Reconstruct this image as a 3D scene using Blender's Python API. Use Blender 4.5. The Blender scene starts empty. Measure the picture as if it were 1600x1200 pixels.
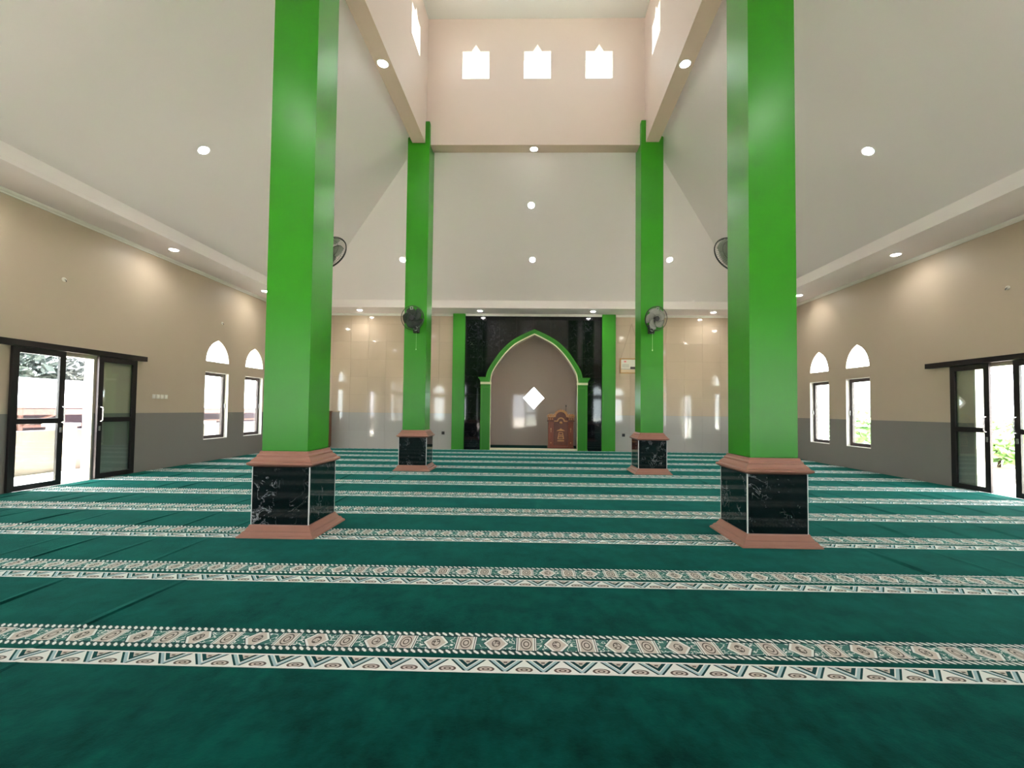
import bpy, bmesh, math, random
from mathutils import Vector, Matrix
from mathutils.geometry import tessellate_polygon

random.seed(7)
scene = bpy.context.scene
COL = scene.collection

# ------------------------------------------------------------------ camera
F_PX, PIT, YAW, ROLL, CX, CY = 685.80, 0.0315, -0.0192, 0.0110, 10.29, 18.62
fw = Vector((math.sin(YAW)*math.cos(PIT), math.cos(YAW)*math.cos(PIT), math.sin(PIT)))
rt = Vector((math.cos(YAW), -math.sin(YAW), 0)); up = rt.cross(fw)
c_, s_ = math.cos(ROLL), math.sin(ROLL)
rt, up = c_*rt + s_*up, c_*up - s_*rt
cam_data = bpy.data.cameras.new('camera')
cam_data.sensor_fit = 'HORIZONTAL'; cam_data.sensor_width = 36
cam_data.lens = F_PX/1600*36
cam_data.shift_x = -CX/1600; cam_data.shift_y = CY/1600
cam_data.clip_start = 0.02; cam_data.clip_end = 300
cam = bpy.data.objects.new('camera', cam_data); COL.objects.link(cam)
M3 = Matrix((rt, up, -fw)).transposed()
cam.matrix_world = Matrix.Translation((0, 0, 1.25)) @ M3.to_4x4()
scene.camera = cam

# ------------------------------------------------------------------ light
SKY = 8.0            # radiance of the bright overcast sky
LAMP = 22.0          # watts of one downlight
scene.view_settings.view_transform = 'Standard'
scene.view_settings.look = 'None'
scene.view_settings.gamma = 1
scene.view_settings.use_curve_mapping = False
scene.view_settings.exposure = 0.76
world = bpy.data.worlds.new('overcast_sky'); scene.world = world
world.use_nodes = True
bg = world.node_tree.nodes['Background']
bg.inputs['Color'].default_value = (0.96, 0.99, 1.06, 1); bg.inputs['Strength'].default_value = SKY
sun_d = bpy.data.lights.new('sun', 'SUN'); sun_d.energy = 95; sun_d.angle = .02; sun_d.color = (1, .975, .965)
sun = bpy.data.objects.new('sun', sun_d); COL.objects.link(sun)
sun.rotation_euler = Vector((.13, .16, -1)).to_track_quat('-Z', 'Y').to_euler()
cy = scene.cycles
cy.max_bounces = 9; cy.diffuse_bounces = 6; cy.glossy_bounces = 4; cy.transparent_max_bounces = 12
cy.sample_clamp_indirect = 12
cy.use_denoising = True
cy.caustics_reflective = False; cy.caustics_refractive = False

# ------------------------------------------------------------------ measures
XL, XR, YW, YF = -7.2335, 7.3495, 13.6075, -1.0     # inner wall faces
ZT, ZWAIN = 4.213, 1.112                             # wall top, grey band top
WT = 0.16                                            # wall thickness

# ------------------------------------------------------------------ helpers
def lin(*c):
    return tuple((v/255/12.92 if v/255 <= 0.04045 else ((v/255+0.055)/1.055)**2.4) for v in c) + (1.0,)

class MB:
    def __init__(s): s.v = []; s.f = []
    def add(s, vs, fs):
        o = len(s.v); s.v += [tuple(p) for p in vs]; s.f += [tuple(i+o for i in f) for f in fs]; return s
    def quad(s, *p): return s.add(p, [tuple(range(len(p)))])
    def box(s, x0, x1, y0, y1, z0, z1):
        return s.add([(x0,y0,z0),(x1,y0,z0),(x1,y1,z0),(x0,y1,z0),(x0,y0,z1),(x1,y0,z1),(x1,y1,z1),(x0,y1,z1)],
                     [(0,3,2,1),(4,5,6,7),(0,1,5,4),(1,2,6,5),(2,3,7,6),(3,0,4,7)])
    def prism(s, loops, mp, w0, w1):
        """closed 2D outline (first loop) with holes, extruded from w0 to w1; mp(u,v,w)->xyz"""
        flat = [p for l in loops for p in l]
        tris = tessellate_polygon([[Vector((p[0], p[1], 0)) for p in l] for l in loops])
        n = len(flat)
        vs = [mp(p[0], p[1], w0) for p in flat] + [mp(p[0], p[1], w1) for p in flat]
        fs = [tuple(t) for t in tris] + [tuple(i+n for i in reversed(t)) for t in tris]
        o = 0
        for l in loops:
            k = len(l)
            for i in range(k): a, b = o+i, o+(i+1) % k; fs.append((a, b, b+n, a+n))
            o += k
        return s.add(vs, fs)
    def tube(s, pts, r, n=8, closed=False):
        pts = [Vector(p) for p in pts]; k = len(pts); rs = r if isinstance(r, (list, tuple)) else [r]*k
        vs = []; ref = None
        for i, p in enumerate(pts):
            t = (pts[(i+1) % k]-pts[i-1]) if closed else (pts[min(i+1, k-1)]-pts[max(i-1, 0)])
            t.normalize()
            if ref is None: ref = Vector((0, 0, 1)) if abs(t.z) < .9 else Vector((1, 0, 0))
            a = t.cross(ref).normalized(); b = a.cross(t).normalized(); ref = b
            vs += [p + rs[i]*(math.cos(2*math.pi*j/n)*a + math.sin(2*math.pi*j/n)*b) for j in range(n)]
        fs = []
        for i in range(k if closed else k-1):
            for j in range(n):
                a, b = i*n+j, i*n+(j+1) % n; c, d = ((i+1) % k)*n+(j+1) % n, ((i+1) % k)*n+j
                fs.append((a, b, c, d))
        if not closed: fs += [tuple(range(n-1, -1, -1)), tuple((k-1)*n+j for j in range(n))]
        return s.add(vs, fs)
    def lathe(s, prof, n=24, mp=None):
        mp = mp or (lambda x, y, z: (x, y, z))
        vs = [mp(r*math.cos(2*math.pi*j/n), r*math.sin(2*math.pi*j/n), z) for r, z in prof for j in range(n)]
        fs = [(i*n+j, i*n+(j+1) % n, (i+1)*n+(j+1) % n, (i+1)*n+j) for i in range(len(prof)-1) for j in range(n)]
        fs += [tuple(range(n-1, -1, -1)), tuple((len(prof)-1)*n+j for j in range(n))]
        return s.add(vs, fs)
    def square_loft(s, prof, cap=True):
        """rings of half-width h at height z, mitred at the four corners"""
        vs = [(sx*h, sy*h, z) for h, z in prof for sx, sy in ((-1,-1),(1,-1),(1,1),(-1,1))]
        fs = [(i*4+j, i*4+(j+1) % 4, (i+1)*4+(j+1) % 4, (i+1)*4+j) for i in range(len(prof)-1) for j in range(4)]
        if cap: k = (len(prof)-1)*4; fs += [(3, 2, 1, 0), (k, k+1, k+2, k+3)]
        return s.add(vs, fs)
    def mesh(s, name, smooth=False):
        me = bpy.data.meshes.new(name); me.from_pydata(s.v, [], s.f)
        bm = bmesh.new(); bm.from_mesh(me)
        bmesh.ops.remove_doubles(bm, verts=bm.verts, dist=1e-6)
        bmesh.ops.recalc_face_normals(bm, faces=bm.faces)
        bm.to_mesh(me); bm.free()
        if smooth:
            me.polygons.foreach_set('use_smooth', [True]*len(me.polygons)); me.set_sharp_from_angle(angle=math.radians(38))
        return me
    def build(s, name, mat, parent=None, smooth=False, bevel=0):
        o = bpy.data.objects.new(name, s.mesh(name, smooth)); COL.objects.link(o)
        o.data.materials.append(mat)
        if parent: o.parent = parent
        if bevel:
            b = o.modifiers.new('bevel', 'BEVEL'); b.width = bevel; b.segments = 2; b.limit_method = 'ANGLE'
        return o

def tag(o, label, cat, group=None, kind=None):
    o['label'] = label; o['category'] = cat
    if group: o['group'] = group
    if kind: o['kind'] = kind
    return o
def root(name, loc=(0, 0, 0), rz=0, rot=None):
    o = bpy.data.objects.new(name, None); COL.objects.link(o)
    o.empty_display_size = .1; o.location = loc
    o.rotation_euler = rot or (0, 0, rz)
    return o
def copy_tree(o, parent=None):
    c = o.copy(); COL.objects.link(c); c.parent = parent
    for ch in list(o.children): copy_tree(ch, c)
    return c

# node expressions -------------------------------------------------------
class X:
    nt = None
    def __init__(s, v): s.v = v
    @staticmethod
    def math(op, *a, clamp=False):
        n = X.nt.nodes.new('ShaderNodeMath'); n.operation = op; n.use_clamp = clamp
        for i, x in enumerate(a):
            x = x.v if isinstance(x, X) else x
            if isinstance(x, (int, float)): n.inputs[i].default_value = x
            else: X.nt.links.new(x, n.inputs[i])
        return X(n.outputs[0])
    def __add__(s, o): return X.math('ADD', s, o)
    __radd__ = __add__
    def __sub__(s, o): return X.math('SUBTRACT', s, o)
    def __rsub__(s, o): return X.math('SUBTRACT', o, s)
    def __mul__(s, o): return X.math('MULTIPLY', s, o)
    __rmul__ = __mul__
    def __truediv__(s, o): return X.math('DIVIDE', s, o)
    def __lt__(s, o): return X.math('LESS_THAN', s, o)
    def __gt__(s, o): return X.math('GREATER_THAN', s, o)
    def abs(s): return X.math('ABSOLUTE', s)
    def frac(s): return X.math('FRACT', s)
    def sin(s): return X.math('SINE', s)
    def sqrt(s): return X.math('SQRT', s)
    def within(s, a, b): return (s > a)*(s < b)
def mixc(fac, a, b):
    n = X.nt.nodes.new('ShaderNodeMix'); n.data_type = 'RGBA'
    for key, x in ((0, fac), (6, a), (7, b)):
        x = x.v if isinstance(x, X) else x
        if isinstance(x, (int, float, tuple)): n.inputs[key].default_value = x
        else: X.nt.links.new(x, n.inputs[key])
    return X(n.outputs[2])
def new_mat(name, rough=.5, spec=.5, color=(.8, .8, .8, 1), metal=0, **kw):
    m = bpy.data.materials.new(name); m.use_nodes = True; X.nt = m.node_tree
    p = m.node_tree.nodes['Principled BSDF']
    p.inputs['Base Color'].default_value = color; p.inputs['Roughness'].default_value = rough
    p.inputs['Specular IOR Level'].default_value = spec; p.inputs['Metallic'].default_value = metal
    for k, v in kw.items(): p.inputs[k.replace('_', ' ')].default_value = v
    return m, p
def coord(kind='Object'):
    n = X.nt.nodes.new('ShaderNodeTexCoord'); return n.outputs[kind]
def sep(sock):
    n = X.nt.nodes.new('ShaderNodeSeparateXYZ'); X.nt.links.new(sock, n.inputs[0])
    return X(n.outputs[0]), X(n.outputs[1]), X(n.outputs[2])
def noise(scale, detail=3, rough=.5, vec=None, stretch=None, dist=0):
    n = X.nt.nodes.new('ShaderNodeTexNoise'); n.inputs['Scale'].default_value = scale
    n.inputs['Detail'].default_value = detail; n.inputs['Roughness'].default_value = rough
    n.inputs['Distortion'].default_value = dist
    v = vec or coord()
    if stretch:
        m = X.nt.nodes.new('ShaderNodeMapping'); m.inputs['Scale'].default_value = stretch
        X.nt.links.new(v, m.inputs[0]); v = m.outputs[0]
    X.nt.links.new(v, n.inputs['Vector']); return X(n.outputs['Fac'])
def ramp(x, a, b):  # clamp((x-a)/(b-a))
    return X.math('MULTIPLY', x - a, 1/(b-a), clamp=True)
def bump(p, h, strength=.3, distance=.01):
    n = X.nt.nodes.new('ShaderNodeBump'); n.inputs['Strength'].default_value = strength
    n.inputs['Distance'].default_value = distance
    X.nt.links.new(h.v, n.inputs['Height']); X.nt.links.new(n.outputs[0], p.inputs['Normal'])
def link(x, sock): X.nt.links.new(x.v, sock)
def plain(name, col, rough=.5, spec=.5, metal=0, var=.05, vscale=6, bmp=0, **kw):
    m, p = new_mat(name, rough, spec, col, metal, **kw)
    d = tuple(c*(1-var) for c in col[:3])+(1,); l = tuple(min(1, c*(1+var)) for c in col[:3])+(1,)
    link(mixc(noise(vscale, 3), d, l), p.inputs['Base Color'])
    if bmp: bump(p, noise(vscale*14, 4), .25, bmp)
    return m

# ------------------------------------------------------------------ materials
BEIGE, GREY = lin(186, 170, 149), lin(134, 130, 124)
def wall_paint():
    m, p = new_mat('two_tone_wall_paint', .42, .4)
    x, y, z = sep(coord())
    n = noise(1.3, 4)
    up_ = mixc(n, tuple(c*.96 for c in BEIGE[:3])+(1,), tuple(c*1.03 for c in BEIGE[:3])+(1,))
    lo_ = mixc(n, tuple(c*.95 for c in GREY[:3])+(1,), tuple(c*1.03 for c in GREY[:3])+(1,))
    low = z < ZWAIN
    link(mixc(low, up_, lo_), p.inputs['Base Color'])
    link(0.46 - low*0.2, p.inputs['Roughness'])
    bump(p, noise(3, 4), .12, .006)
    return m
def polished_tile(name, col, rough=.06, ior=1.6):
    m, p = new_mat(name, rough, .5, col)
    p.inputs['IOR'].default_value = ior
    oi = X.nt.nodes.new('ShaderNodeObjectInfo')
    r = X(oi.outputs['Random'])
    link(mixc(r*.6 + noise(5, 4)*.4, tuple(c*.95 for c in col[:3])+(1,), tuple(c*1.04 for c in col[:3])+(1,)), p.inputs['Base Color'])
    bump(p, noise(1.6, 1), .12, .010)
    return m
def black_marble(name='black_veined_marble', amt=1.0):
    m, p = new_mat(name, .06, .5)
    oi = X.nt.nodes.new('ShaderNodeObjectInfo')
    add = X.nt.nodes.new('ShaderNodeVectorMath'); add.operation = 'ADD'
    mul = X.nt.nodes.new('ShaderNodeVectorMath'); mul.operation = 'SCALE'; mul.inputs[3].default_value = 9
    comb = X.nt.nodes.new('ShaderNodeCombineXYZ')
    for i in range(3): X.nt.links.new(oi.outputs['Random'], comb.inputs[i])
    X.nt.links.new(comb.outputs[0], mul.inputs[0]); X.nt.links.new(coord(), add.inputs[0]); X.nt.links.new(mul.outputs[0], add.inputs[1])
    v = add.outputs[0]
    n1 = noise(5.5, 5, .62, vec=v, dist=1.2); n2 = noise(4.2, 3, .5, vec=v)
    vein = (1 - ramp((n1 - .5).abs(), 0.0, .010)) * ramp(n2, .47, .60)
    fleck = ramp(noise(42, 3, .6, vec=v), .66, .78) * ramp(noise(9, 2, vec=v), .50, .62)
    haze = ramp(noise(3, 4, vec=v, stretch=(1, 1, 4)), .45, .8)
    base = mixc(haze, lin(9, 10, 13), lin(26, 27, 32))
    link(mixc(X.math('MAXIMUM', vein*(.62*amt), fleck*(.42*amt)), base, lin(205, 205, 210)), p.inputs['Base Color'])
    return m
def carpet_mat():
    m, p = new_mat('green_prayer_carpet', .95, .03)
    p.inputs['Sheen Weight'].default_value = .26; p.inputs['Sheen Roughness'].default_value = .4
    p.inputs['Sheen Tint'].default_value = (.10, .85, .70, 1)
    x, y, z = sep(coord())
    IV, BE, BR = lin(228, 224, 221), lin(200, 182, 174), lin(96, 72, 70)
    TE, NV, LB = lin(68, 102, 98), lin(22, 38, 46), lin(164, 182, 190)
    # plain field with brushed pile
    n1 = noise(2.2, 5, .62, stretch=(1, 1.5, 1)); n2 = noise(11, 4, .65, stretch=(1, .6, 1))
    fld = mixc(ramp(n1*.6 + n2*.4, .38, .62), lin(0, 18, 15), lin(2, 58, 50))
    # narrow zigzag band, 0 .. .115
    s = y / .115; t = (x / .1835 + .5).frac(); tri = (t*2 - 1).abs()
    d = s - (1 - tri)                       # >0 above the zigzag
    up_in = mixc(d > 0, IV, BE)
    fx, fy = (t - .5)/.23, (s - .24)/.19
    r2 = (fx*fx + fy*fy).sqrt()
    c = mixc((r2 < 1)*(s > .1), up_in, BE)
    c = mixc(r2.within(.72, .98)*(s > .1), c, BR)
    c = mixc(r2.within(.22, .45), c, BR)
    c = mixc(d.within(-.06, .07), c, NV)
    c = mixc(d.within(.07, .25), c, LB)
    c = mixc(d.within(.25, .33), c, IV)
    c = mixc(d.within(.33, .56), c, NV)
    g2 = ((1 - tri).abs() / .16)
    c = mixc(((tri > .9)*s.within(.7, .8)), c, BR)
    zig = mixc(X.math('MAXIMUM', s < .1, s > .9), c, IV)
    # broad medallion band, .155 .. .36
    q = (y - .155) / .205; u = (x / .319 + .22).frac()
    a = (u - .25).abs(); b = (u - .75).abs(); h = (q - .5).abs()
    k = mixc(ramp((noise(26, 2) - .5).abs(), .015, .03), IV, TE)            # swirled outlines on teal
    k = mixc(h.within(.275, .305)*(noise(14, 1) > .45), k, NV)
    k = mixc(a < .175, k, NV); k = mixc(a < .165, k, IV); k = mixc(a.within(.132, .146), k, BR)
    k = mixc(a < .11, k, BE)
    rr = ((a/.11)*(a/.11) + (h/.30)*(h/.30)).sqrt()
    k = mixc(rr.within(.70, .84)*(a < .11), k, BR); k = mixc(rr.within(.30, .46), k, BR)
    dm = b/.205 + h/.42 * .85
    k = mixc(dm < 1.08, k, NV); k = mixc(dm < 1.0, k, IV); k = mixc(dm < .80, k, BE)
    rd = ((b/.07)*(b/.07) + (h/.17)*(h/.17)).sqrt()
    k = mixc((rd < 1)*(noise(70, 2) > .52), k, BR); k = mixc(rd.within(.8, 1.0), k, BR)
    k = mixc(h > .305, k, NV)
    rope = ((x / .036) + (q * 4.0)).frac()
    ropec = mixc(ramp((rope - .5).abs()*2 + ((h - .42).abs())*5, .55, .75), IV, lin(48, 56, 56))
    k = mixc(h > .335, k, ropec)
    col = mixc(y.within(.155, .36), fld, k)
    col = mixc(y < .115, col, zig)
    link(col, p.inputs['Base Color'])
    bump(p, noise(420, 2)*.6 + noise(60, 3)*.4, .5, .004)
    return m
def wood_mat(name, a, b, scale=4, rough=.35):
    m, p = new_mat(name, rough, .5)
    n = noise(scale, 5, .6, stretch=(6, 6, .7), dist=.8)
    link(mixc(n, a, b), p.inputs['Base Color']); bump(p, n, .15, .004)
    return m
def glass_mat(name, tint=(.93, .98, .96, 1), refl=.07):
    m = bpy.data.materials.new(name); m.use_nodes = True; nt = m.node_tree; nt.nodes.clear()
    o = nt.nodes.new('ShaderNodeOutputMaterial'); mx = nt.nodes.new('ShaderNodeMixShader')
    t = nt.nodes.new('ShaderNodeBsdfTransparent'); g = nt.nodes.new('ShaderNodeBsdfGlossy')
    t.inputs[0].default_value = tint; g.inputs['Roughness'].default_value = .02
    mx.inputs[0].default_value = refl
    nt.links.new(t.outputs[0], mx.inputs[1]); nt.links.new(g.outputs[0], mx.inputs[2]); nt.links.new(mx.outputs[0], o.inputs[0])
    return m
def see_through(name, col, alpha, rough=.25):
    m, p = new_mat(name, rough, .5, col); p.inputs['Alpha'].default_value = alpha
    return m
def emit_mat(name, col, strength):
    m, p = new_mat(name, .4, .3, col)
    p.inputs['Emission Color'].default_value = col; p.inputs['Emission Strength'].default_value = strength
    return m

M = {}
M['wall'] = wall_paint()
M['tile_beige'] = polished_tile('polished_beige_tile', lin(190, 172, 150))
M['tile_grey'] = polished_tile('polished_grey_tile', lin(176, 171, 164))
M['grout'] = plain('grout', lin(150, 140, 125), .8)
M['marble'] = black_marble()
M['marble_plain'] = black_marble('black_polished_marble', .16)
M['carpet'] = carpet_mat()
M['green'] = plain('green_gloss_paint', lin(42, 130, 14), .32, .4, var=.06, vscale=2.5, bmp=.0015)
M['green_trim'] = plain('green_trim_paint', lin(36, 122, 14), .36, .4, var=.05)
M['cream'] = plain('cream_paint', lin(214, 210, 176), .5)
M['terracotta'] = plain('brown_moulding_paint', lin(150, 104, 88), .38, .45, var=.06, vscale=9)
M['white_joint'] = plain('white_corner_joint', lin(205, 205, 205), .5)
M['ceiling'] = plain('white_ceiling_paint', lin(249, 239, 237), .75, .3, var=.012, vscale=1.2)
M['ceiling_top'] = plain('white_tower_ceiling', lin(226, 227, 222), .75, .3, var=.02, vscale=2)
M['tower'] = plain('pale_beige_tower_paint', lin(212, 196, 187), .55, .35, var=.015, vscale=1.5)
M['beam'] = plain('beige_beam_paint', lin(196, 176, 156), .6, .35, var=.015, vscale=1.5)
M['trim_white'] = plain('white_moulding', lin(236, 232, 222), .5)
M['niche'] = polished_tile('polished_taupe_tile', lin(192, 177, 166), .05, 1.4)
M['alu_dark'] = plain('dark_brown_aluminium', lin(32, 26, 27), .35, .5, metal=.3)
M['alu_brown'] = plain('brown_window_frame', lin(52, 38, 38), .4, .5)
M['alu_pale'] = plain('pale_aluminium', lin(190, 186, 170), .35, .5, metal=.4)
M['chrome'] = plain('brushed_steel', lin(205, 200, 200), .25, .5, metal=.9)
M['reveal'] = plain('white_reveal_paint', lin(238, 232, 224), .6)
M['glass'] = glass_mat('clear_glass')
M['floor'] = plain('grey_floor_tile', lin(150, 146, 138), .4)
M['wood'] = wood_mat('red_brown_carved_wood', lin(98, 42, 20), lin(138, 66, 36))
M['wood_dark'] = wood_mat('dark_brown_wood', lin(82, 38, 22), lin(110, 56, 34))
M['wood_gold'] = wood_mat('golden_carved_wood', lin(170, 112, 62), lin(206, 150, 96), 9)
M['wood_cab'] = wood_mat('brown_cabinet_wood', lin(104, 56, 34), lin(136, 78, 50), 3)
M['black'] = plain('black_plastic', lin(18, 18, 20), .35)
M['blade'] = see_through('smoky_fan_blade', lin(62, 74, 66), .72, .3)
M['blade_pale'] = see_through('silver_fan_blade', lin(168, 168, 160), .85, .25)
M['grey_plastic'] = plain('grey_plastic', lin(150, 152, 150), .4)
M['white_plastic'] = plain('white_plastic', lin(224, 220, 208), .4)
M['cord'] = plain('pale_cord', lin(190, 225, 170), .6)
M['gold'] = plain('antique_gold_frame', lin(168, 130, 76), .4, .5, metal=.35)
M['lamp'] = emit_mat('lit_lamp_lens', (1, .97, .92, 1), 55)
M['lamp_ring'] = plain('white_lamp_ring', lin(240, 240, 238), .4)
M['string'] = plain('brown_string', lin(120, 104, 88), .8)
M['concrete'] = plain('pale_concrete', lin(190, 184, 172), .9, .2, var=.12, vscale=1.2)
M['plaster_out'] = plain('weathered_plaster', lin(92, 86, 82), .9, .2, var=.3, vscale=1.5)
M['roof_sheet'] = plain('pale_roof_sheet', lin(165, 165, 168), .6, .3, var=.1)
M['timber'] = plain('reddish_timber', lin(92, 64, 62), .7, .3, var=.15)
M['shade_wall'] = plain('purple_grey_wall', lin(74, 64, 74), .9, .2, var=.2)
M['leaf'] = plain('grey_green_leaf', lin(66, 72, 70), .7, .3, var=.4, vscale=3)
M['leaf_light'] = plain('light_green_leaf', lin(128, 162, 104), .7, .3, var=.35, vscale=3)
M['bark'] = plain('bark', lin(78, 62, 50), .9, .2, var=.3)

# ------------------------------------------------------------------ setting: walls
def arch_loop(c, w, z0, h, n=8):
    """pointed-arch outline, base at z0"""
    hw = w/2; R = (hw*hw + h*h)/(2*hw)
    L = [(c - hw, z0), (c + hw, z0)]
    a1 = math.asin(min(1, h/R))
    right = [(c + hw - R + R*math.cos(a1*i/n), z0 + R*math.sin(a1*i/n)) for i in range(1, n+1)]
    left = [(2*c - p[0], p[1]) for p in right[-2::-1]]
    return L + right + left
def rect(a, b, z0, z1): return [(a, z0), (b, z0), (b, z1), (a, z1)]

portals = []
def portal(center, w, h, normal):
    d = bpy.data.lights.new('daylight_portal', 'AREA'); d.shape = 'RECTANGLE'; d.size = w; d.size_y = h
    d.cycles.is_portal = True
    o = bpy.data.objects.new('daylight_portal', d); COL.objects.link(o); o.location = center
    o.rotation_euler = Vector(normal).to_track_quat('-Z', 'Y').to_euler()

L_WIN = [(9.71, 10.49), (11.10, 11.86), (3.02, 3.78), (1.62, 2.38)]
R_WIN = [(9.54, 10.255), (10.82, 11.535), (3.02, 3.76), (1.62, 2.36)]
F_WIN = [(-6.05, -5.3), (-4.5, -3.75), (4.1, 4.85), (5.45, 6.2)]
WZ0, WZ1, AZ0, AH = .50, 2.04, 2.275, .515
L_DOOR, R_DOOR, F_DOOR = (6.05, 7.20), (6.10, 7.36), (-1.15, .75)
DZ = 2.04

def side_wall(name, wins, door, mp, a0, a1, label, dz=DZ):
    loops = [rect(a0, a1, 0, 4.75)]
    for a, b in wins:
        loops.append(rect(a, b, WZ0, WZ1)); loops.append(arch_loop((a+b)/2, b-a-.02, AZ0, AH))
    # door cut through to the floor: notch the outline
    loops[0] = [(a0, 0), (door[0], 0), (door[0], dz), (door[1], dz), (door[1], 0), (a1, 0), (a1, 4.75), (a0, 4.75)]
    o = MB().prism(loops, mp, 0, WT).build(name, M['wall'])
    return tag(o, label, 'wall', kind='structure')
mpL = lambda u, v, w: (XL - w, u, v)
mpR = lambda u, v, w: (XR + w, u, v)
mpF = lambda u, v, w: (u, YF - w, v)
side_wall('wall_left', L_WIN, L_DOOR, mpL, YF - WT, YW + WT, 'beige wall with grey lower band holding the half open sliding door onto the yard')
side_wall('wall_right', R_WIN, R_DOOR, mpR, YF - WT, YW + WT, 'beige wall with grey lower band and sliding door towards the bright garden')
side_wall('wall_front', F_WIN, F_DOOR, mpF, XL, XR, 'entrance wall opposite the mihrab', 2.35)

win_no = [0]
def window(a, b, mp, ctr, normal, handle_side, where):
    win_no[0] += 1; n = win_no[0]
    r = root('window_%d' % n, mp((a+b)/2, WZ0, 0))
    off = Vector(r.location)
    lp = lambda u, v, w: tuple(Vector(mp(u, v, w)) - off)
    rev = MB()  # white lining of the opening
    for loop in (rect(a, b, WZ0, WZ1), arch_loop((a+b)/2, b-a-.02, AZ0, AH)):
        k = len(loop); cx = sum(p[0] for p in loop)/k; cz = sum(p[1] for p in loop)/k
        inner = [(cx + (p[0]-cx)*.985, cz + (p[1]-cz)*.985) for p in loop]
        rev.prism([loop, inner], lp, .002, WT - .002)
    rev.build('reveal', M['reveal'], r)
    f = .085
    fr = MB().prism([rect(a+.006, b-.006, WZ0+.012, WZ1-.012), rect(a+f, b-f, WZ0+f, WZ1-f)], lp, .085, .135)
    fr.build('window_frame', M['alu_brown'], r)
    MB().prism([rect(a+f-.004, b-f+.004, WZ0+f-.004, WZ1-f+.004)], lp, .108, .114).build('pane', M['glass'], r)
    al = arch_loop((a+b)/2, b-a-.03, AZ0+.004, AH-.006)
    MB().prism([al], lp, .108, .114).build('arch_pane', M['glass'], r)
    hu = a+.03 if handle_side < 0 else b-.03
    hd = MB().prism([rect(hu-.012, hu+.012, 1.2, 1.32)], lp, .06, .086)
    hd.build('handle', M['chrome'], r, bevel=.004)
    tag(r, 'tall narrow brown framed window with pointed arch light above, ' + where, 'window', kind='structure')
    portal(mp((a+b)/2, (WZ0+WZ1)/2, WT+.02), b-a, WZ1-WZ0, normal)
    portal(mp((a+b)/2, AZ0+AH*.45, WT+.02), b-a, AH, normal)
ordin = ['first window past the sliding door', 'window nearest the mihrab wall corner', 'between the sliding door and the entrance', 'nearest the entrance wall corner']
for i, (a, b) in enumerate(L_WIN): window(a, b, mpL, None, (1, 0, 0), 1, 'yard side wall, ' + ordin[i])
for i, (a, b) in enumerate(R_WIN): window(a, b, mpR, None, (-1, 0, 0), 1, 'garden side wall, ' + ordin[i])
for i, (a, b) in enumerate(F_WIN): window(a, b, mpF, None, (0, 1, 0), 1, 'entrance wall, number %d from the yard side' % (i+1))
portal((XL-WT-.02, sum(L_DOOR)/2, DZ/2), L_DOOR[1]-L_DOOR[0], DZ, (1, 0, 0))
portal((XR+WT+.02, sum(R_DOOR)/2, DZ/2), R_DOOR[1]-R_DOOR[0], DZ, (-1, 0, 0))
portal((sum(F_DOOR)/2, YF-WT-.02, 1.17), F_DOOR[1]-F_DOOR[0], 2.35, (0, 1, 0))

# floor slab
tag(MB().box(XL-WT, XR+WT, YF-WT, YW+1.75, -.12, 0).build('floor', M['floor']), 'grey floor slab under the prayer carpets', 'floor', kind='structure')

# ------------------------------------------------------------------ sliding doors
def slide_door(name, mp, opening, leaves, rail, label):
    r = root(name, mp(sum(opening)/2, 0, 0)); off = Vector(r.location)
    lp = lambda u, v, w: tuple(Vector(mp(u, v, w)) - off)      # w<0 lies inside the room
    MB().prism([rect(rail[0], rail[1], 2.075, 2.165)], lp, -.085, -.001).build('top_rail', M['alu_dark'], r, bevel=.004)
    jm = MB()
    for u0, u1 in ((opening[0], opening[0]+.028), (opening[1]-.028, opening[1])):
        jm.prism([rect(u0, u1, .0, DZ)], lp, .001, WT-.002)
    jm.prism([rect(opening[0]+.028, opening[1]-.028, DZ-.028, DZ)], lp, .001, WT-.002)
    jm.build('door_lining', M['alu_pale'], r)
    for (a, b, hside) in leaves:
        st, m0, m1, w0, w1 = .085, .965, 1.045, -.062, -.022
        lf = MB().prism([rect(a, b, .022, 2.07), rect(a+st, b-st, .10, m0), rect(a+st, b-st, m1, 1.985)], lp, w0, w1).build('door_leaf', M['alu_dark'], r, bevel=.003)
        MB().prism([rect(a+st-.005, b-st+.005, .095, m0+.005)], lp, -.045, -.039).build('glass_pane', M['glass'], lf)
        MB().prism([rect(a+st-.005, b-st+.005, m1-.005, 1.99)], lp, -.045, -.039).build('glass_pane', M['glass'], lf)
        hu = (b-.042) if hside > 0 else (a+.042)
        MB().tube([lp(hu, .98, w0+.004), lp(hu, .985, w0-.035), lp(hu, 1.0, w0-.05), lp(hu, 1.2, w0-.05), lp(hu, 1.215, w0-.035), lp(hu, 1.22, w0+.004)], .011, 8).build('handle', M['chrome'], lf, smooth=True)
        MB().prism([rect(hu-.018, hu+.018, .82, .90)], lp, w0-.006, w0+.002).build('lock', M['chrome'], lf, bevel=.003)
    return tag(r, label, 'door', kind='structure')
slide_door('door_1', mpL, L_DOOR, [(5.965, 6.675, 1), (7.205, 7.925, -1)], (4.85, 8.11), 'dark framed glass sliding door pushed half open onto the yard')
slide_door('door_2', mpR, R_DOOR, [(7.06, 7.70, -1), (6.03, 6.715, 1)], (4.85, 8.147), 'dark framed glass sliding door standing ajar towards the garden')

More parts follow.
